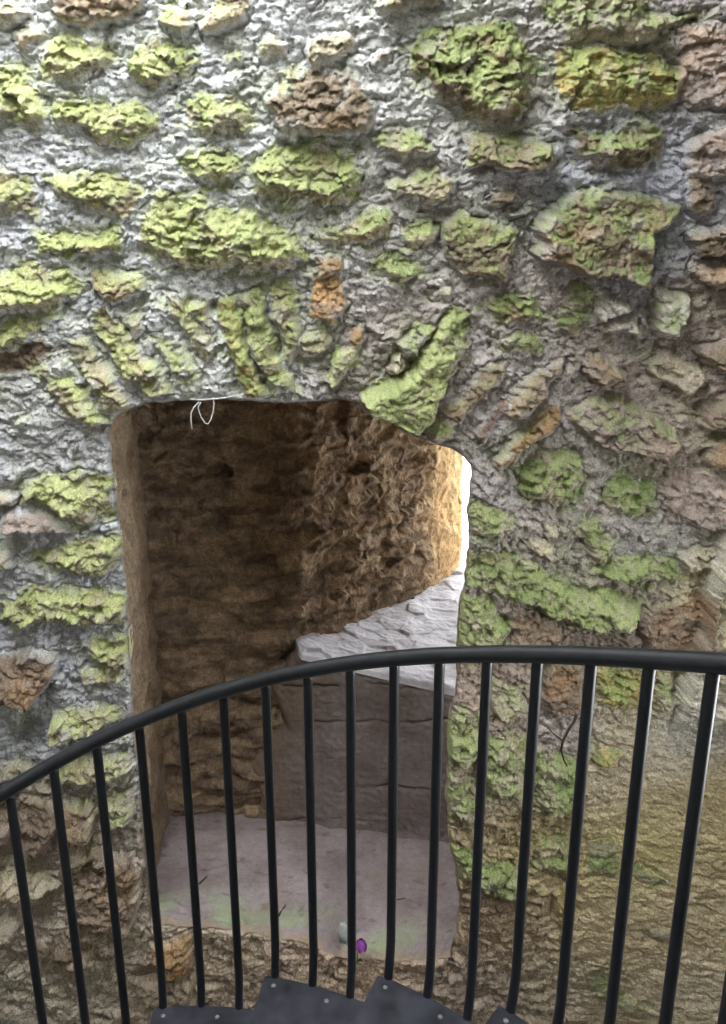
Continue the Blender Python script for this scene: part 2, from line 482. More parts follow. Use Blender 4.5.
# colour of the lime mortar and plaster over the wall, from place to place
GROUND = [(60, 60, 0.60, 0.60, 0.61), (250, 40, 0.58, 0.58, 0.59), (200, 150, 0.56, 0.56, 0.57), (420, 30, 0.50, 0.50, 0.49), (560, 80, 0.46, 0.44, 0.42),
          (690, 90, 0.36, 0.31, 0.28), (650, 165, 0.50, 0.51, 0.60), (600, 188, 0.50, 0.51, 0.59), (690, 125, 0.48, 0.48, 0.54), (645, 245, 0.40, 0.40, 0.48),
          (700, 300, 0.33, 0.27, 0.24), (560, 300, 0.38, 0.33, 0.31), (400, 250, 0.44, 0.42, 0.41), (100, 260, 0.54, 0.54, 0.56), (220, 330, 0.52, 0.51, 0.50),
          (60, 400, 0.52, 0.51, 0.51), (30, 550, 0.46, 0.45, 0.48), (90, 580, 0.48, 0.48, 0.53), (60, 660, 0.42, 0.41, 0.45), (30, 730, 0.42, 0.42, 0.46),
          (120, 640, 0.50, 0.49, 0.49), (40, 800, 0.34, 0.28, 0.24), (60, 900, 0.48, 0.40, 0.34), (60, 990, 0.42, 0.36, 0.29), (200, 990, 0.42, 0.33, 0.25),
          (360, 980, 0.48, 0.36, 0.28), (400, 340, 0.40, 0.35, 0.34), (600, 380, 0.35, 0.29, 0.27), (680, 450, 0.40, 0.33, 0.29), (500, 470, 0.45, 0.41, 0.41), (530, 400, 0.45, 0.42, 0.42),
          (600, 470, 0.41, 0.37, 0.35), (540, 530, 0.39, 0.35, 0.33), (660, 540, 0.41, 0.39, 0.39), (560, 640, 0.27, 0.22, 0.19), (640, 630, 0.29, 0.24, 0.22),
          (490, 700, 0.38, 0.30, 0.26), (560, 730, 0.45, 0.40, 0.38), (640, 690, 0.45, 0.39, 0.26), (690, 730, 0.53, 0.50, 0.46), (620, 760, 0.53, 0.45, 0.33),
          (700, 800, 0.50, 0.41, 0.25), (640, 850, 0.48, 0.41, 0.22), (700, 920, 0.53, 0.44, 0.30), (700, 1000, 0.55, 0.48, 0.36), (600, 930, 0.45, 0.37, 0.24),
          (560, 980, 0.40, 0.34, 0.26), (500, 930, 0.32, 0.24, 0.17), (480, 990, 0.37, 0.30, 0.25), (540, 850, 0.36, 0.29, 0.17), (715, 600, 0.52, 0.45, 0.30)]

# ------------------------------------------------------------------ outline of the opening
HOLE_PX = {'left': [(150, 924), (146, 880), (142, 840), (140, 800), (137, 765), (132, 730), (131, 700), (130, 660), (128, 620), (124, 570), (118, 520), (112, 470), (108, 432)],
           'top': [(108, 432), (115, 417), (130, 409), (150, 403), (180, 401), (215, 399), (250, 401), (290, 403), (330, 401), (360, 401), (368, 414), (386, 421), (405, 431),
                   (425, 440), (445, 447), (462, 455), (471, 466)],
           'right': [(471, 466), (471, 490), (467, 515), (470, 535), (467, 556), (464, 585), (459, 612), (457, 650), (456, 686), (450, 715), (446, 740), (448, 765), (446, 800),
                     (448, 835), (455, 868), (459, 900), (456, 930), (450, 958)],
           'bottom': [(450, 958), (400, 962), (340, 958), (300, 942), (230, 930), (150, 924)]}


def dense(pts, step, seed, amp):
    pts = [np.array(on_wall(*p)) for p in pts]
    out = []
    s0 = 0
    for a, b in zip(pts, pts[1:]):
        n = max(1, int(np.linalg.norm(b - a) / step))
        for k in range(n):
            out.append(a + (b - a) * k / n)
    out.append(pts[-1])
    out = np.array(out)
    # soften the corners, then roughen the edge
    for _ in range(3):
        out[1:-1] = (out[:-2] + 2 * out[1:-1] + out[2:]) / 4
    w = np.minimum(1, np.minimum(np.arange(len(out)), np.arange(len(out))[::-1]) / 6.0)
    out[:, 0] += w * amp * fbm(out[:, 0] * 18 + seed, out[:, 1] * 18, 3, seed)
    out[:, 1] += w * amp * fbm(out[:, 0] * 18 - seed, out[:, 1] * 18 + 9, 3, seed + 5)
    return out


EDGE = {k: dense(v, 0.008, i * 13 + 3, 0.010) for i, (k, v) in enumerate(HOLE_PX.items())}
HOLE = np.concatenate([EDGE[k][:-1] for k in ('left', 'top', 'right', 'bottom')])

# ------------------------------------------------------------------ the wall
STEP = 0.0038
X0, X1, Z0, Z1 = -1.78, 1.62, 0.0, EYE + 1.15
xs = np.arange(X0, X1 + STEP / 2, STEP); zs = np.arange(Z0, Z1 + STEP / 2, STEP)
GX, GZ = np.meshgrid(xs, zs)
hole_sd = np.full(GX.shape, -1.0)
hb = (GX > HOLE[:, 0].min() - .3) & (GX < HOLE[:, 0].max() + .3) & (GZ > HOLE[:, 1].min() - .3) & (GZ < HOLE[:, 1].max() + .3)
rows = np.where(hb.any(1))[0]; cols = np.where(hb.any(0))[0]
sl = np.s_[rows[0]:rows[-1] + 1, cols[0]:cols[-1] + 1]
hole_sd[sl] = poly_sdf(GX[sl], GZ[sl], HOLE[::2])

sx, sz = on_wall(660, 850)
smooth_w = sstep(.0, .35, GX - (sx - .45)) * sstep(.75, .35, GZ - sz)
# colour of the mortar
gw = np.zeros(GX.shape); gc = np.zeros(GX.shape + (3,))
wx = GX + .05 * fbm(GX * 4, GZ * 4, 3, 91); wz = GZ + .05 * fbm(GX * 4, GZ * 4, 3, 92)
for (px, py, r, g, b) in GROUND:
    x, z = on_wall(px, py)
    w = 1.0 / (((wx - x) ** 2 + (wz - z) ** 2) + 0.012) ** 2
    gw += w; gc += w[..., None] * np.array([r, g, b])
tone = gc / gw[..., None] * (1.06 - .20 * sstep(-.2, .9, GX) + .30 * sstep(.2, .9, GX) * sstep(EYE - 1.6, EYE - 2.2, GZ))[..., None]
tone = tone * (1 + np.array([.03, .0, -.03]) * sstep(-.4, .4, GX)[..., None])

warp_x = GX + .030 * fbm(GX * 10, GZ * 11, 4, 5) + .007 * fbm(GX * 45, GZ * 45, 2, 6)
warp_z = GZ + .026 * fbm(GX * 10, GZ * 11, 4, 7) + .007 * fbm(GX * 45, GZ * 45, 2, 8)

crumb = facets(warp_x / .036, warp_z / .018, 31, 1.3)
crumb2 = facets(warp_x / .015, warp_z / .009, 37, 1.2)
low = fbm(GX * 2.2, GZ * 2.2, 3, 41)
mid = fbm(GX * 8, GZ * 9, 4, 42)
rough = ridged(GX * 26, GZ * 32, 3, 43)
crumb3 = facets(warp_x / .065, warp_z / .038, 39, 1.2)
streak = fbm(warp_x * 13, warp_z * 36, 4, 44)
pits = sstep(.22, .55, fbm(GX * 42, GZ * 62, 3, 45))
h = .026 * low + .022 * mid + .004 * rough + 0.011 * streak * (1 - .75 * smooth_w) + .010 * crumb + .005 * crumb2 + .015 * crumb3 - .011 * pits

flake = facets(warp_x / .075, warp_z / .042, 51, 1.6)
flake3 = facets(warp_x / .11, warp_z / .075, 61, 2.2)
flake2 = facets(warp_x / .030, warp_z / .016, 57, 1.5)
pit = fbm(GX * 30, GZ * 36, 4, 58)
smear = fbm(GX * 16, GZ * 18, 4, 59)

ids = np.full(GX.shape, -1, np.int32)
moss_amt = np.zeros(GX.shape)
stone_tone = np.zeros(GX.shape + (3,))
stone_w = np.zeros(GX.shape)
polys = []
for k, s in enumerate(STONES):
    ox, oz, sc = Z[s[0]]
    poly = np.array([on_wall(ox + float(a) / sc, oz + float(b) / sc) for a, b in (q.split(',') for q in s[1].split())])
    c0 = poly.mean(0)
    poly = c0 + (poly - c0) * 1.13
    polys.append(poly)
    m = .09
    r0, r1 = np.searchsorted(zs, [poly[:, 1].min() - m, poly[:, 1].max() + m])
    q0, q1 = np.searchsorted(xs, [poly[:, 0].min() - m, poly[:, 0].max() + m])
    if r1 <= r0 or q1 <= q0:
        continue
    S = np.s_[r0:r1, q0:q1]
    sd = poly_sdf(warp_x[S], warp_z[S], poly)
    H = s[4] / 100.0
    size = math.sqrt((poly[:, 0].max() - poly[:, 0].min()) * (poly[:, 1].max() - poly[:, 1].min()))
    bare = s[2] < .56 or len(s) > 5
    w = min(.022 if bare else .050, .26 * size + .006)
    e = sstep(-.004, w, sd)
    top, bot = poly[:, 1].max(), poly[:, 1].min()
    t = np.clip((top - GZ[S]) / (top - bot), 0, 1)
    prof = .45 + .70 * sstep(0, .8, t)
    tx, tz = rnd.uniform(-.16, .16), rnd.uniform(-.05, .12)
    body = (1.40 if bare else 1.08) * H * prof + (.016 * flake3[S] if bare else 0) + tx * (GX[S] - c0[0]) + (.016 if bare else .030) * flake[S] * min(1, H / .03) + (.007 if bare else .014) * flake2[S] + (.007 if bare else .012) * pit[S] + .005 * crumb2[S]
    # a dirty joint line round the stone
    joint = -.006 * np.exp(-((sd + .006) / .006) ** 2)
    h[S] = h[S] * (1 - .75 * e) + e * body + joint
    inside = sd > 0
    ids[S] = np.where(inside, k, ids[S])
    moss_amt[S] = np.maximum(moss_amt[S] * (1 - e), sstep(-.045, .020, sd + .012 * smear[S]) * s[2])
    base = np.array(MINERAL[s[3]]) * rnd.uniform(.88, 1.12)
    stone_tone[S] = np.where((e > stone_w[S])[..., None], base, stone_tone[S])
    stone_w[S] = np.maximum(stone_w[S] * (sd < 0), sstep(-.006, .016, sd + (.008 if bare else .026) * smear[S] - .003))

# a fold of masonry by the next opening, far side
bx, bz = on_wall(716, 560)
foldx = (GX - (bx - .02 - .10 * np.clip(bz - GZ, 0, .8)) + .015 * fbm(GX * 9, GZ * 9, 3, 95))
fold = sstep(.0, .03, foldx) * sstep(bz + .20, bz + .05, GZ) * sstep(bz - .75, bz - .5, GZ)
h += .075 * fold
lit_arris = np.exp(-((foldx - .02) / .03) ** 2) * sstep(bz + .15, bz, GZ) * sstep(bz - .75, bz - .5, GZ)  # lit arris of the fold, painted pale into the mortar colour
tone = tone * (1 - .7 * lit_arris[..., None]) + np.array([.56, .53, .46]) * .7 * lit_arris[..., None]
# smoother plaster low on the far side
h = h * (1 - .62 * smooth_w)
# the arris of the opening is worn round
ed = np.clip(-hole_sd, 0, 1)
h = h * sstep(-.004, .016, ed) - .010 * (1 - sstep(0, .014, ed))

HB = h.copy()
# moss sits on what faces up
hs = h.copy()
for _ in range(6):
    hs[1:-1, 1:-1] = (hs[:-2, 1:-1] + hs[2:, 1:-1] + hs[1:-1, :-2] + hs[1:-1, 2:] + 2 * hs[1:-1, 1:-1]) / 6
up = -np.gradient(hs, STEP, axis=0)
mn = fbm(GX * 14, GZ * 16, 4, 71)
mf = fbm(GX * 70, GZ * 80, 3, 72)
field = moss_amt * 1.10 + .46 * np.clip(up, -1.6, .8) + .95 * mn + .60 * mf + .35 * fbm(GX * 33, GZ * 40, 3, 73) - .42
moss = sstep(-.15, .95, field) * np.clip(moss_amt * 2.2, 0, 1) * .86
thin = sstep(-.1, .6, .5 * fbm(GX * 5, GZ * 6, 4, 75) + .2 * mf + .12 * up) * .58       # thin film over the joints
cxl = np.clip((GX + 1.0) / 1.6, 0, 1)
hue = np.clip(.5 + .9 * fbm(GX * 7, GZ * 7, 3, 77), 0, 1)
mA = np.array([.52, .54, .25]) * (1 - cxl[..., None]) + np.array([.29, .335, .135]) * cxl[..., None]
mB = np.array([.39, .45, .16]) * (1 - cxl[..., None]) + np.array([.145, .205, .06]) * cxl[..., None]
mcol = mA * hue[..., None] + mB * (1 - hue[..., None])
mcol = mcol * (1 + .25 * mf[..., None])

grain = fbm(GX * 40, GZ * 46, 4, 81)
patchy = fbm(GX * 9, GZ * 9, 4, 83)
st = stone_tone * (1 + .30 * grain[..., None] + .28 * patchy[..., None])
st = st + (np.array([.10, .02, -.03]) * np.clip(fbm(GX * 6, GZ * 6, 3, 85), 0, 1)[..., None])
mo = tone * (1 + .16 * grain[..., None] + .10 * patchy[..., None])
mo = mo * (1 - .35 * sstep(.30, .55, fbm(GX * 55, GZ * 60, 2, 87))[..., None])
lime = sstep(.05, .4, fbm(GX * 12, GZ * 14, 4, 89)) * .45
st = st * (1 - lime[..., None]) + (tone * .95) * lime[..., None]
col = mo * (1 - stone_w[..., None]) + st * stone_w[..., None]
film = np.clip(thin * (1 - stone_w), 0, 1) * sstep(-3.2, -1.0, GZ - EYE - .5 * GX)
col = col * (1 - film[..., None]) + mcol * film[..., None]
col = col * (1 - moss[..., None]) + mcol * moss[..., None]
col = np.clip(col, .01, .85)

VX, VZ = GX.copy(), GZ - .25 * np.clip(HB, -.03, .12) * sstep(.0, .05, ed) * sstep(X1, X1 - .1, GX)
keep_v = hole_sd < 0
# faces
f = grid_faces(*GX.shape)
kf = keep_v.ravel()[f].all(1)
f = f[kf]
cnt = np.zeros(GX.size, np.int32); np.add.at(cnt, f.ravel(), 1)
bd = (cnt > 0) & (cnt < 4) & (np.abs(hole_sd.ravel()) < .03)
qx, qz = poly_nearest(GX.ravel()[bd], GZ.ravel()[bd], HOLE)
VX.ravel()[bd] = qx; VZ.ravel()[bd] = qz
V = np.stack([VX, base_y(VX) - h, VZ], -1).reshape(-1, 3)
V[bd, 1] = base_y(VX.ravel()[bd]) + .012
colf = col.reshape(-1, 3)
fid = np.sort(ids.ravel()[f], axis=1)[:, 2]


def sub_mesh(name, faces, mat, parent=None, skirt=0.0):
    u, inv = np.unique(faces.ravel(), return_inverse=True)
    lf = inv.reshape(-1, 4)
    vv, cc = V[u], colf[u]
    if skirt > 0:
        e = np.concatenate([lf[:, [0, 1]], lf[:, [1, 2]], lf[:, [2, 3]], lf[:, [3, 0]]])
        key = np.sort(e, 1); key = key[:, 0].astype(np.int64) * (len(u) + 1) + key[:, 1]
        _, first, c = np.unique(key, return_index=True, return_counts=True)
        be = e[first[c == 1]]
        bv, binv = np.unique(be.ravel(), return_inverse=True)
        n0 = len(vv)
        back = vv[bv].copy(); back[:, 1] += skirt
        back[:, 0] += (vv[:, 0].mean() - back[:, 0]) * .12; back[:, 2] += (vv[:, 2].mean() - back[:, 2]) * .12
        vv = np.concatenate([vv, back]); cc = np.concatenate([cc, cc[bv]])
        bi = binv.reshape(-1, 2) + n0
        lf = np.concatenate([lf, np.stack([be[:, 1], be[:, 0], bi[:, 0], bi[:, 1]], 1)])
    return raw_mesh(name, vv, lf, mat, cc, True, parent)


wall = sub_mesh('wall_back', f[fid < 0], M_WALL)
wall['kind'] = 'structure'
order = []
for k in range(len(STONES)):
    ff = f[fid == k]
    if len(ff) < 12:
        continue
    order.append((len(ff), k, ff))
order.sort(key=lambda t: -t[0])
n_plain = 0
rest = []
for n, k, ff in order:
    s = STONES[k]
    if len(s) > 5:
        o = sub_mesh('arch_stone', ff, M_STONE, wall, .07)
    elif n_plain < 98:
        o = sub_mesh('stone', ff, M_STONE, wall, .07); n_plain += 1
    else:
        rest.append(ff); continue
    if s[2] >= .7:
        o['label'] = 'stone thick with green moss'
    elif s[3] in 'od' and s[2] < .3:
        o['label'] = 'bare orange brown stone' if s[3] == 'o' else 'bare dark brown stone'
    elif s[3] == 'w':
        o['label'] = 'pale broken stone'
if rest:
    o = sub_mesh('small_stone', np.concatenate(rest), M_STONE, wall, .05)
    o['kind'] = 'stuff'

# ------------------------------------------------------------------ the embrasure behind the opening
DEEP = 3.13                                  # depth at which the jambs end
CEIL = EYE - .27


def lerp(a, b, t):
    return a + (b - a) * t


def reveal(name, edge, back, nt, amp, tone_fn, mat, flip):
    """a jamb: the edge of the opening swept back to the line `back` (same count)"""
    fr = np.stack([edge[:, 0], base_y(edge[:, 0]) + .004, edge[:, 1]], -1)
    t = np.linspace(0, 1, nt)[:, None, None]
    P = fr[None] * (1 - t) + back[None] * t
    s = np.concatenate([[0], np.cumsum(np.linalg.norm(np.diff(fr, axis=0), axis=1))])
    Sg = np.broadcast_to(s[None], P.shape[:2]); Tg = np.broadcast_to((t[:, 0] * np.linalg.norm(back - fr, axis=1)[None]), P.shape[:2])
    d = amp * (fbm(Sg * 6, Tg * 6, 4, 201) * 1.2 + .6 * facets(Sg / .07, Tg / .09, 205, 1.4) + .3 * ridged(Sg * 22, Tg * 22, 3, 207))
    d = d * sstep(0, .06, Tg)
    return patch(name, P, d, tone_fn(Sg, Tg), mat, flip)


def mottled(base, alt, seed, sx=8, sy=8, k=.3):
    base, alt = np.array(base), np.array(alt)

    def fn(S, T):
        a = sstep(-.3, .4, fbm(S * sx, T * sy, 4, seed))[..., None]
        return np.clip((base * (1 - a) + alt * a) * (1 + k * fbm(S * 35, T * 35, 4, seed + 9)[..., None]), .01, .9)
    return fn


# jamb on the near-left, splaying outward
e = EDGE['left']
back = np.stack([np.full(len(e), -.95), np.full(len(e), DEEP + .05), e[:, 1]], -1)
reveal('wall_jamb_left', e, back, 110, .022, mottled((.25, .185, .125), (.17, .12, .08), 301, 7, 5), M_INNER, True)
# soffit of the arch
e = EDGE['top']
back = np.stack([lerp(-.95, .95, np.linspace(0, 1, len(e))), np.full(len(e), DEEP + .1), np.maximum(e[:, 1], CEIL) * 0 + CEIL], -1)
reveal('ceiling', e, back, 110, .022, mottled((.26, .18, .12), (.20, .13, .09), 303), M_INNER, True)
# far jamb, splaying away
e = EDGE['right']
back = np.stack([np.full(len(e), .95), np.full(len(e), DEEP + .1), e[:, 1]], -1)
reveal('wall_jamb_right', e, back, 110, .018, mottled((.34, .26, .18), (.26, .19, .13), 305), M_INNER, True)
# floor
e = EDGE['bottom'][::-1]
zb = np.interp(e[:, 0], [-.95, .4], [EYE - 2.31, EYE - 2.45])
back = np.stack([lerp(-1.0, 1.0, np.linspace(0, 1, len(e))), np.full(len(e), DEEP + .12), zb], -1)
fr = np.stack([e[:, 0], base_y(e[:, 0]) + .004, e[:, 1]], -1)
NT = 200
t = np.linspace(0, 1, NT)[:, None, None]
P = fr[None] * (1 - t) + back[None] * t
d = .020 * fbm(P[..., 0] * 5, P[..., 1] * 5, 4, 311) + .006 * ridged(P[..., 0] * 16, P[..., 1] * 16, 3, 313) \
    + .016 * facets(P[..., 0] / .16, P[..., 1] / .12, 315, .8) * sstep(.25, .0, t[..., 0] + .0 * P[..., 0])
fl = mottled((.34, .285, .285), (.24, .195, .195), 317, 4, 4, .22)(P[..., 0], P[..., 1])
green = (sstep(.30, .0, t[..., 0]) * sstep(-.1, .35, fbm(P[..., 0] * 5 + 4, P[..., 1] * 6, 3, 319) + .15))[..., None] * .9
fl = fl * (1 - green) + np.array([.30, .36, .21]) * green
earth = (sstep(.06, .0, t[..., 0] + .05 * fbm(P[..., 0] * 12, P[..., 1] * 12, 3, 321)))[..., None] * .9
fl = fl * (1 - earth) + np.array([.34, .25, .18]) * earth
dark = sstep(.30, .5, fbm(P[..., 0] * 14, P[..., 1] * 20, 3, 323))[..., None] * .6
fl = fl * (1 - dark) + np.array([.16, .11, .09]) * dark
stain = sstep(.0, .4, fbm(P[..., 0] * 3.5, P[..., 1] * 4.5, 4, 325))[..., None] * .45
fl = fl * (1 - stain) + np.array([.25, .20, .165]) * stain
patch('floor', P, d * np.broadcast_to(sstep(0, .03, t[..., 0]), d.shape), fl, M_PLASTER, False)

# cheek wall: runs along the back of the opening, then turns towards the window
plan = np.array([(-1.02, DEEP - .02), (-.95, DEEP), (-.70, DEEP + .04), (-.47, DEEP + .06), (-.34, DEEP + .08), (-.25, DEEP + .16), (.16, 3.78), (.585, 4.28), (.60, 4.33), (.57, 4.42)])
sl_ = np.concatenate([[0], np.cumsum(np.linalg.norm(np.diff(plan, axis=0), axis=1))])
ns, nz_ = 420, 330
ss = np.linspace(0, sl_[-1], ns)
PX, PY = np.interp(ss, sl_, plan[:, 0]), np.interp(ss, sl_, plan[:, 1])
for _ in range(160):
    PX[1:-1] = (PX[:-2] + 2 * PX[1:-1] + PX[2:]) / 4; PY[1:-1] = (PY[:-2] + 2 * PY[1:-1] + PY[2:]) / 4
zz = np.linspace(EYE - 2.6, CEIL + .05, nz_)
P = np.stack([np.broadcast_to(PX, (nz_, ns)), np.broadcast_to(PY, (nz_, ns)), np.broadcast_to(zz[:, None], (nz_, ns))], -1)
Sg = np.broadcast_to(ss, (nz_, ns)); Tg = P[..., 2].copy()
P[..., 1] -= .11 * sstep(EYE - 1.75, EYE - 2.32, Tg) * sstep(-.30, -.46, P[..., 0])
wS = Sg + .02 * fbm(Sg * 9, Tg * 9, 3, 331); wT = Tg + .02 * fbm(Sg * 9, Tg * 9, 3, 333)
far = sstep(sl_[-1] - .52, sl_[-1] - .40, Sg)                    # dressed end by the window
crs = fbm(wS * 5, wT * 14, 3, 336)
d = .035 * fbm(Sg * 3, Tg * 3, 3, 335) + (.045 * facets(wS / .21, wT / .075, 337, 1.2) + .010 * facets(wS / .07, wT / .035, 341, 1.2)) * (1 - .75 * far) + .004 * ridged(Sg * 20, Tg * 24, 3, 343) + .030 * crs * (1 - .7 * far) + .012 * fbm(wS * 11, wT * 15, 3, 338)
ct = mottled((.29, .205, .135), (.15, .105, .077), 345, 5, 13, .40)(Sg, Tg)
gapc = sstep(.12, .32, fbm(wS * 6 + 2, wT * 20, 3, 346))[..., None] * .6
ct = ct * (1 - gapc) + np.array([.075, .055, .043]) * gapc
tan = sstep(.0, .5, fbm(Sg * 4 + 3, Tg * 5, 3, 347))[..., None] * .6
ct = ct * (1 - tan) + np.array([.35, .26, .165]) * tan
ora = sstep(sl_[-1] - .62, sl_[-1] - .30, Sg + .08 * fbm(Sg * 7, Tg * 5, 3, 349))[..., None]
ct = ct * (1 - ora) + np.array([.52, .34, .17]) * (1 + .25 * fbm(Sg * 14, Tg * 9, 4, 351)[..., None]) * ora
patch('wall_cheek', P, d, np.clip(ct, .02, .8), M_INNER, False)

# wall under the window sill
SZ0, SZ1 = EYE - 1.53, EYE - 1.69                                    # sill height at its two ends
nx, nz_ = 300, 190
xx = np.linspace(-.75, 1.3, nx)
sy = np.interp(xx, [-.75, 1.3], [DEEP + .03, DEEP - .13])
ztop = np.interp(xx, [-.30, .42, 1.3], [SZ0, SZ1, SZ1 - .02])
tt = np.linspace(0, 1, nz_)[:, None]
zlo = EYE - 2.60
P = np.stack([np.broadcast_to(xx, (nz_, nx)), sy[None] - .02 - .07 * (1 - tt) + .30 * sstep(.02, -.12, xx[None] + lerp(.62, .28, tt) + .05 * np.sin(tt * 17)), zlo + (ztop[None] - zlo) * tt], -1)
wS = P[..., 0] + .05 * fbm(P[..., 0] * 6, P[..., 2] * 6, 4, 361); wT = P[..., 2] + .06 * fbm(P[..., 0] * 4, P[..., 2] * 6, 4, 363)
course = np.floor(wT / .17)
jz = np.abs(wT / .17 - np.floor(wT / .17) - .5)
jx = np.abs((wS / .36 + .37 * course) % 1.0 - .5)
gap = np.maximum(sstep(.44, .49, jz) * sstep(-.05, .25, fbm(P[..., 0] * 5, P[..., 2] * 7, 3, 365)), sstep(.48, .495, jx) * .6 * sstep(0, .3, fbm(P[..., 0] * 5 + 7, P[..., 2] * 7, 3, 366)))
d = .015 * fbm(P[..., 0] * 5, P[..., 2] * 5, 3, 367) + .006 * ridged(P[..., 0] * 22, P[..., 2] * 22, 3, 369) - .016 * gap
d = d * (1 - sstep(.97, 1, tt)) - .012 * sstep(.97, 1, tt)
wt = mottled((.25, .21, .20), (.19, .15, .135), 371, 4, 6, .25)(P[..., 0], P[..., 2])
brn = (sstep(-.05, -.32, P[..., 0] - .25 * (P[..., 2] - EYE + 1.6) + .1 * fbm(P[..., 0] * 5, P[..., 2] * 5, 3, 373)))[..., None] * .7
wt = wt * (1 - brn) + np.array([.20, .14, .095]) * brn
wt = wt * (1 - .3 * gap[..., None]) + np.array([.10, .07, .05]) * .3 * gap[..., None]
patch('wall_window', P, d, wt, M_PLASTER, False)
# sill
ny = 200
ty = np.linspace(0, 1, ny)[:, None]
P = np.stack([np.broadcast_to(xx, (ny, nx)), sy[None] - .032 + .30 * sstep(-.27, -.37, xx[None]) * (1 - ty) + (4.45 - sy[None]) * ty, ztop[None] + (.04 + .13 * sstep(-.2, .5, xx[None])) * ty + np.zeros((ny, nx))], -1)
d = .014 * fbm(P[..., 0] * 6, P[..., 1] * 6, 3, 381) + .012 * facets(P[..., 0] / .12, P[..., 1] / .10, 383, 1.2) + .004 * ridged(P[..., 0] * 24, P[..., 1] * 24, 3, 385)
d = d * sstep(0, .03, ty) - .012 * (1 - sstep(0, .02, ty))
wt = mottled((.50, .485, .525), (.40, .38, .41), 387, 5, 7, .15)(P[..., 0], P[..., 1])
patch('window_sill', P, d, wt, M_PLASTER, False)


def slab(name, lo, hi, mat):
    bm = bmesh.new()
    bmesh.ops.create_cube(bm, size=1)
    for v in bm.verts:
        v.co = [lo[i] + (v.co[i] + .5) * (hi[i] - lo[i]) for i in range(3)]
    o = obj_from_bm(name, bm, mat)
    o['kind'] = 'structure'
    return o


def prism(name, plan, z0, z1, mat):
    bm = bmesh.new()
    a = [bm.verts.new((x, y, z0)) for x, y in plan]; b = [bm.verts.new((x, y, z1)) for x, y in plan]
    bm.faces.new(a[::-1]); bm.faces.new(b)
    for i in range(len(plan)):
        j = (i + 1) % len(plan)
        bm.faces.new((a[i], a[j], b[j], b[i]))
    o = obj_from_bm(name, bm, mat)
    o['kind'] = 'structure'
    return o


# the far cheek, and the masonry above and below the embrasure (out of the photograph's sight)
prism('wall_cheek_right', [(.93, DEEP + .05), (1.75, 4.45), (2.6, 4.45), (2.6, 2.6), (.93, 2.6 + .02)], EYE - 2.7, CEIL + .1, M_MASONRY)
slab('wall_lintel', (-1.9, 2.50, CEIL + .06), (2.6, 4.45, EYE + 2.3), M_MASONRY)
prism('wall_core', [(-1.9, 2.50), (-1.06, 2.50), (-1.06, DEEP + .06), (-.47, DEEP + .14), (.50, 4.36), (.50, 4.45), (-1.9, 4.45)], 0, CEIL + .06, M_MASONRY)
slab('wall_footing', (-1.9, 2.56, 0), (2.6, 4.45, EYE - 2.66), M_MASONRY)

# the shaft round the stair
TOP = EYE + 2.3
slab('wall_top', (-1.9, 2.42, EYE + 1.14), (1.8, 2.55, TOP), M_MASONRY)
slab('wall_left', (-2.1, -1.9, 0), (-1.76, 2.55, TOP), M_MASONRY)
slab('wall_right', (1.6, -1.9, 0), (1.95, .75, TOP), M_MASONRY)
slab('wall_right_pier', (1.6, 1.75, 0), (1.95, 2.50, TOP), M_MASONRY)
slab('wall_right_breast', (1.6, .75, 0), (1.95, 1.75, EYE - 1.5), M_MASONRY)
slab('wall_right_head', (1.6, .75, EYE - .6), (1.95, 1.75, TOP), M_MASONRY)
slab('wall_front', (-2.1, -2.2, 0), (1.95, -1.9, TOP), M_MASONRY)
slab('floor_shaft', (-2.1, -2.2, -.1), (1.95, 2.7, 0), M_MASONRY)
BAFFLE_X = .12
slab('ceiling_light_baffle', (BAFFLE_X, -2.2, TOP), (2.0, 2.6, TOP + .12), M_MASONRY)  # unseen roof slab added to keep skylight off the right side
slab('ceiling_light_baffle_rear', (-2.1, -2.2, TOP), (BAFFLE_X, -.2, TOP + .12), M_MASONRY)  # unseen slab added to narrow the sky opening for grazing light
slab('ground_outside', (-20, 4.46, -.6), (30, 40, -.5), M_GROUND)

# ------------------------------------------------------------------ railing
BX = [-.830, -.737, -.639, -.538, -.435, -.331, -.229, -.126, -.025, .065, .159, .251, .334, .415, .485, .554]
BY = [1.529, 1.568, 1.594, 1.609, 1.613, 1.607, 1.591, 1.566, 1.532, 1.489, 1.438, 1.380, 1.315, 1.243, 1.165, 1.081]
BZ = [-1.101, -1.054, -1.009, -.969, -.929, -.886, -.842, -.807, -.777, -.743, -.711, -.678, -.646, -.615, -.581, -.547]
idx = np.arange(16)
cfx, cfy, cfz = (np.polyfit(idx, v, 5) for v in (BX, BY, BZ))
# circle through the plan of the rail
A_ = np.stack([BX, BY, np.ones(16)], 1)
sol = np.linalg.lstsq(A_, np.array(BX) ** 2 + np.array(BY) ** 2, rcond=None)[0]
CXs, CYs = sol[0] / 2, sol[1] / 2
RAD = math.sqrt(sol[2] + CXs ** 2 + CYs ** 2)


def rail_pt(i):
    """the rail's axis; past the photograph it goes on along the same helix"""
    if 0 <= i <= 15:
        return np.array([np.polyval(cfx, i), np.polyval(cfy, i), np.polyval(cfz, i) + EYE])
    e_ = 0 if i < 0 else 15
    p = rail_pt(e_)
    a0 = math.atan2(p[1] - CYs, p[0] - CXs); r = math.hypot(p[0] - CXs, p[1] - CYs)
    da = (.105 / r) * (i - e_)
    a = a0 - da
    return np.array([CXs + r * math.cos(a), CYs + r * math.sin(a), p[2] + (.044 if i < 0 else .034) * (i - e_)])


print('stair centre', CXs, CYs, RAD)
I0, I1 = -6, 20
H_RAIL = .85


def tread_z(k):
    """top of the tread that carries balusters 3k .. 3k+2"""
    return rail_pt(3 * k)[2] - H_RAIL


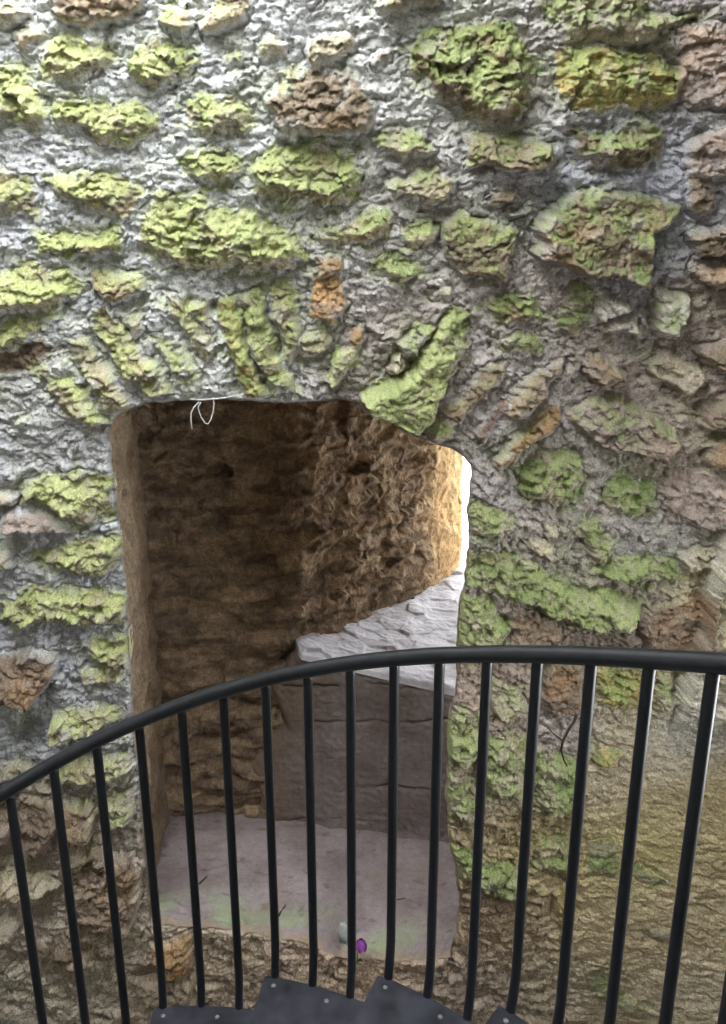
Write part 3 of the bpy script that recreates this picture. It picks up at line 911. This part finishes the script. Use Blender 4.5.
root = empty('stair_railing', tuple(rail_pt(8) - np.array([0, 0, H_RAIL])))
off = np.array(root.location)
bm = bmesh.new()
tube(bm, [rail_pt(i) - off for i in np.linspace(I0 - .6, I1 + .6, 150)], .0175, 20)
obj_from_bm('handrail', bm, M_BLACK, root, True)
for i in range(I0, I1 + 1):
    p = rail_pt(i)
    k = i // 3
    zt = tread_z(k)
    inw = np.array([CXs - p[0], CYs - p[1], 0]); inw /= np.linalg.norm(inw)
    bm = bmesh.new()
    path = [p + np.array([0, 0, -.004])]
    for s_ in np.linspace(.03, 1, 10):
        path.append(np.array([p[0], p[1], lerp(p[2], zt + .10, s_)]))
    for s_ in np.linspace(.1, 1, 8):
        path.append(np.array([p[0], p[1], zt + .10 - .145 * s_]) + inw * (.024 * s_ ** 1.6))
    tube(bm, [q - off for q in path], .011, 14)
    obj_from_bm('baluster', bm, M_BLACK, root, True)
tag(root, 'black painted steel stair railing with a curved handrail and round vertical balusters', 'railing')

# ------------------------------------------------------------------ staircase
stair = empty('spiral_staircase', (CXs, CYs, 0))
so = np.array([CXs, CYs, 0])
bm = bmesh.new()
tube(bm, [np.array([0, 0, 0.002]), np.array([0, 0, EYE - 1.22])], .045, 24)
obj_from_bm('newel_post', bm, M_BLACK, stair, True)


def ang_r(i):
    p = rail_pt(i)
    return math.atan2(p[1] - CYs, p[0] - CXs), math.hypot(p[0] - CXs, p[1] - CYs)


for k in range(-2, 7):
    zt = tread_z(k)
    bm = bmesh.new()
    outer, inner = [], []
    for i in np.linspace(3 * k - .26, 3 * k + 2.95, 16):
        a, r = ang_r(i)
        outer.append((math.cos(a) * (r - .018), math.sin(a) * (r - .018)))
        inner.append((math.cos(a) * .05, math.sin(a) * .05))
    loop = outer + [inner[-1], inner[0]]
    top = [bm.verts.new((x, y, zt)) for x, y in loop]
    fc = bm.faces.new(top)
    bmesh.ops.recalc_face_normals(bm, faces=[fc])
    ex = bmesh.ops.extrude_face_region(bm, geom=[fc])
    for v in [g for g in ex['geom'] if isinstance(g, bmesh.types.BMVert)]:
        v.co.z -= .045
    bmesh.ops.bevel(bm, geom=[e_ for e_ in bm.edges if abs(e_.verts[0].co.z - e_.verts[1].co.z) < 1e-5 and e_.verts[0].co.z > zt - .01], offset=.004, segments=2, affect='EDGES')
    tr = obj_from_bm('tread', bm, M_TREAD, stair)
    for i, dr in ((3 * k + .05, .045), (3 * k + 1.5, .05)):
        a, r = ang_r(i)
        bm = bmesh.new()
        bmesh.ops.create_uvsphere(bm, u_segments=14, v_segments=8, radius=.0062)
        for v in bm.verts:
            v.co.z *= .55
            v.co.x += math.cos(a) * (r - dr); v.co.y += math.sin(a) * (r - dr); v.co.z += zt + .0005
        obj_from_bm('bolt', bm, M_BOLT, tr, True)
tag(stair, 'dark metal spiral staircase treads with bolted plates at the foot of the railing', 'staircase')

# ------------------------------------------------------------------ small things
# loose thread hanging from the arch
def wall_front(px, py, out=.02):
    p = at(px, py, YW - out)
    return p


o_ = wall_front(212, 399, .03)
tr = empty('hanging_thread', tuple(o_))
for pts, r in (([(190, 399), (200, 400), (212, 399), (224, 398), (236, 396), (243, 395)], .0022),
               ([(213, 397), (214, 404), (213, 412), (211, 419), (208, 424), (205, 423), (201, 417), (199, 411), (198, 407), (201, 402)], .0016),
               ([(199, 402), (194, 407), (191, 413), (191, 421), (192, 429)], .0020)):
    bm = bmesh.new()
    P_ = [wall_front(a, b, .03 + .001 * math.sin(i_)) - o_ for i_, (a, b) in enumerate(pts)]
    Q_ = []
    for a, b in zip(P_, P_[1:]):
        Q_ += [a, (a + b) / 2]
    Q_.append(P_[-1])
    tube(bm, Q_, r, 8)
    obj_from_bm('strand', bm, M_THREAD, tr, True)
tag(tr, 'pale loose thread with a loop hanging from the underside of the stone arch', 'thread')


def twig(name, pts, r0, label, forks=()):
    P_ = [np.array(p) for p in pts]
    o_ = P_[0]
    bm = bmesh.new()
    tube(bm, [p - o_ for p in P_], [lerp(r0, r0 * .45, i / (len(P_) - 1)) for i in range(len(P_))], 8)
    for fk in forks:
        tube(bm, [np.array(p) - o_ for p in fk], [r0 * .6, r0 * .45, r0 * .25][:len(fk)], 7)
    o = obj_from_bm(name, bm, M_TWIG, None, True)
    o.location = tuple(o_)
    tag(o, label, 'twig')
    return o


W = lambda px, py, out: at(px, py, float(base_y(at(px, py, YW)[0])) - out)
twig('woody_root', [W(577, 714, .02), W(574, 722, .035), W(568, 731, .04), W(563, 741, .04), W(561, 750, .04), W(564, 760, .03), W(567, 766, .015)], .006,
     'dark curled root growing out of the mossy wall behind the railing', [[W(563, 741, .04), W(555, 735, .035), W(548, 728, .02)]])


def on_floor(px, py, up=.006):
    Y = 2.7
    for _ in range(30):
        p = at(px, py, Y)
        tt_ = (Y - YW) / (DEEP + .12 - YW)
        zf = np.interp(p[0], EDGE['bottom'][::-1][:, 0], EDGE['bottom'][::-1][:, 1])
        zz_ = lerp(zf, np.interp(p[0], [-.95, .4], [EYE - 2.31, EYE - 2.45]), tt_) + up
        # depth where the sight line meets that height
        Y = Y * (zz_ - EYE) / (p[2] - EYE)
    return at(px, py, Y)


twig('twig', [on_floor(277, 918), on_floor(283, 909, .009), on_floor(291, 898, .011), on_floor(299, 886)], .005,
     'dark twig lying aslant in the middle of the embrasure floor')
twig('twig', [on_floor(199, 884), on_floor(203, 880, .009), on_floor(207, 876)], .0045,
     'short dark twig on the embrasure floor near the jamb on the left')
twig('twig', [on_floor(386, 893), on_floor(397, 900, .009), on_floor(405, 898)], .004,
     'short dark twig on the embrasure floor beside the jamb on the right')

# purple flower at the front edge of the floor
fp = on_floor(357, 962, 0)
fl_ = empty('purple_flower', tuple(fp))
head = at(361, 944, fp[1] - .01) - fp
bm = bmesh.new()
tube(bm, [np.array([0, 0, -.01]), np.array([.002, -.004, head[2] * .4]), head + np.array([0, 0, .012])], [.0022, .002, .0016], 8)
obj_from_bm('stem', bm, M_LEAF, fl_, True)
for j in range(6):
    a = j * math.pi / 3 + .3
    bm = bmesh.new()
    rows_ = []
    for i in range(6):
        s_ = i / 5
        w_ = .015 * math.sin(math.pi * (.12 + .80 * s_))
        rr = .003 + .019 * math.sin(math.pi * .62 * s_)
        zz_ = .022 - .046 * s_
        c_ = np.array([math.cos(a) * rr, math.sin(a) * rr, zz_]); tq = np.array([-math.sin(a), math.cos(a), 0])
        rows_.append([c_ - tq * w_, c_ + np.array([math.cos(a), math.sin(a), 0]) * .003, c_ + tq * w_])
    vs = [[bm.verts.new(head + q) for q in r_] for r_ in rows_]
    for r0_, r1_ in zip(vs, vs[1:]):
        for c_ in range(2):
            bm.faces.new((r0_[c_], r0_[c_ + 1], r1_[c_ + 1], r1_[c_]))
    bmesh.ops.solidify(bm, geom=bm.faces[:], thickness=.0012)
    obj_from_bm('petal', bm, M_PETAL, fl_, True)
for dx, dz, ln in ((-.03, .05, .045), (-.022, .02, .04), (.03, .012, .035)):
    bm = bmesh.new()
    rows_ = []
    for i in range(6):
        s_ = i / 5
        w_ = .008 * math.sin(math.pi * (.06 + .9 * s_))
        c_ = np.array([dx * s_ * ln / .04, -.012 * s_, dz * s_ + .012 * math.sin(math.pi * s_)])
        rows_.append([c_ + np.array([0, 0, -w_]), c_ + np.array([0, -.002, 0]), c_ + np.array([0, 0, w_])])
    vs = [[bm.verts.new(q) for q in r_] for r_ in rows_]
    for r0_, r1_ in zip(vs, vs[1:]):
        for c_ in range(2):
            bm.faces.new((r0_[c_], r0_[c_ + 1], r1_[c_ + 1], r1_[c_]))
    bmesh.ops.solidify(bm, geom=bm.faces[:], thickness=.001)
    obj_from_bm('leaf', bm, M_LEAF, fl_, True)
tag(fl_, 'small purple flower with green leaves growing at the front edge of the embrasure floor', 'flower')


def lump(name, p, size, color, label, cat, seed):
    bm = bmesh.new()
    bmesh.ops.create_icosphere(bm, subdivisions=4, radius=1)
    co = np.array([v.co[:] for v in bm.verts])
    n_ = 1 + .22 * facets(co[:, 0] * 1.6 + 5, co[:, 1] * 1.6 + co[:, 2] * 1.9, seed, 1.0) + .10 * fbm(co[:, 0] * 3 + seed, co[:, 2] * 3 + co[:, 1], 3, seed)
    for v, k_ in zip(bm.verts, n_):
        q = np.sign(v.co[:]) * np.abs(np.array(v.co[:])) ** .8
        v.co = q * k_ * np.array(size)
    zmin = min(v.co.z for v in bm.verts)
    for v in bm.verts:
        v.co.z -= zmin + size[2] * .12
    o = obj_from_bm(name, bm, plain_material(name + '_mineral', color, .95, 0, .2, 60, .6, .1), None, True)
    o.location = tuple(p)
    tag(o, label, cat)
    return o


lump('plaster_fragment', on_floor(343, 944, 0), (.018, .015, .055), (.42, .43, .42), 'upright pale plaster fragment beside the purple flower', 'rubble', 3)

# ------------------------------------------------------------------ light
world = bpy.data.worlds.new('overcast_sky'); scene.world = world
world.use_nodes = True
nt = world.node_tree
bg = nt.nodes['Background']
bg.inputs['Color'].default_value = (.93, .97, 1.0, 1)
bg.inputs['Strength'].default_value = 12.0

vs_ = scene.view_settings
vs_.view_transform = 'Standard'; vs_.look = 'None'; vs_.exposure = 0.27; vs_.gamma = 1.0; vs_.use_curve_mapping = False
scene.display_settings.display_device = 'sRGB'
scene.cycles.use_denoising = True
scene.cycles.max_bounces = 8
scene.cycles.diffuse_bounces = 5
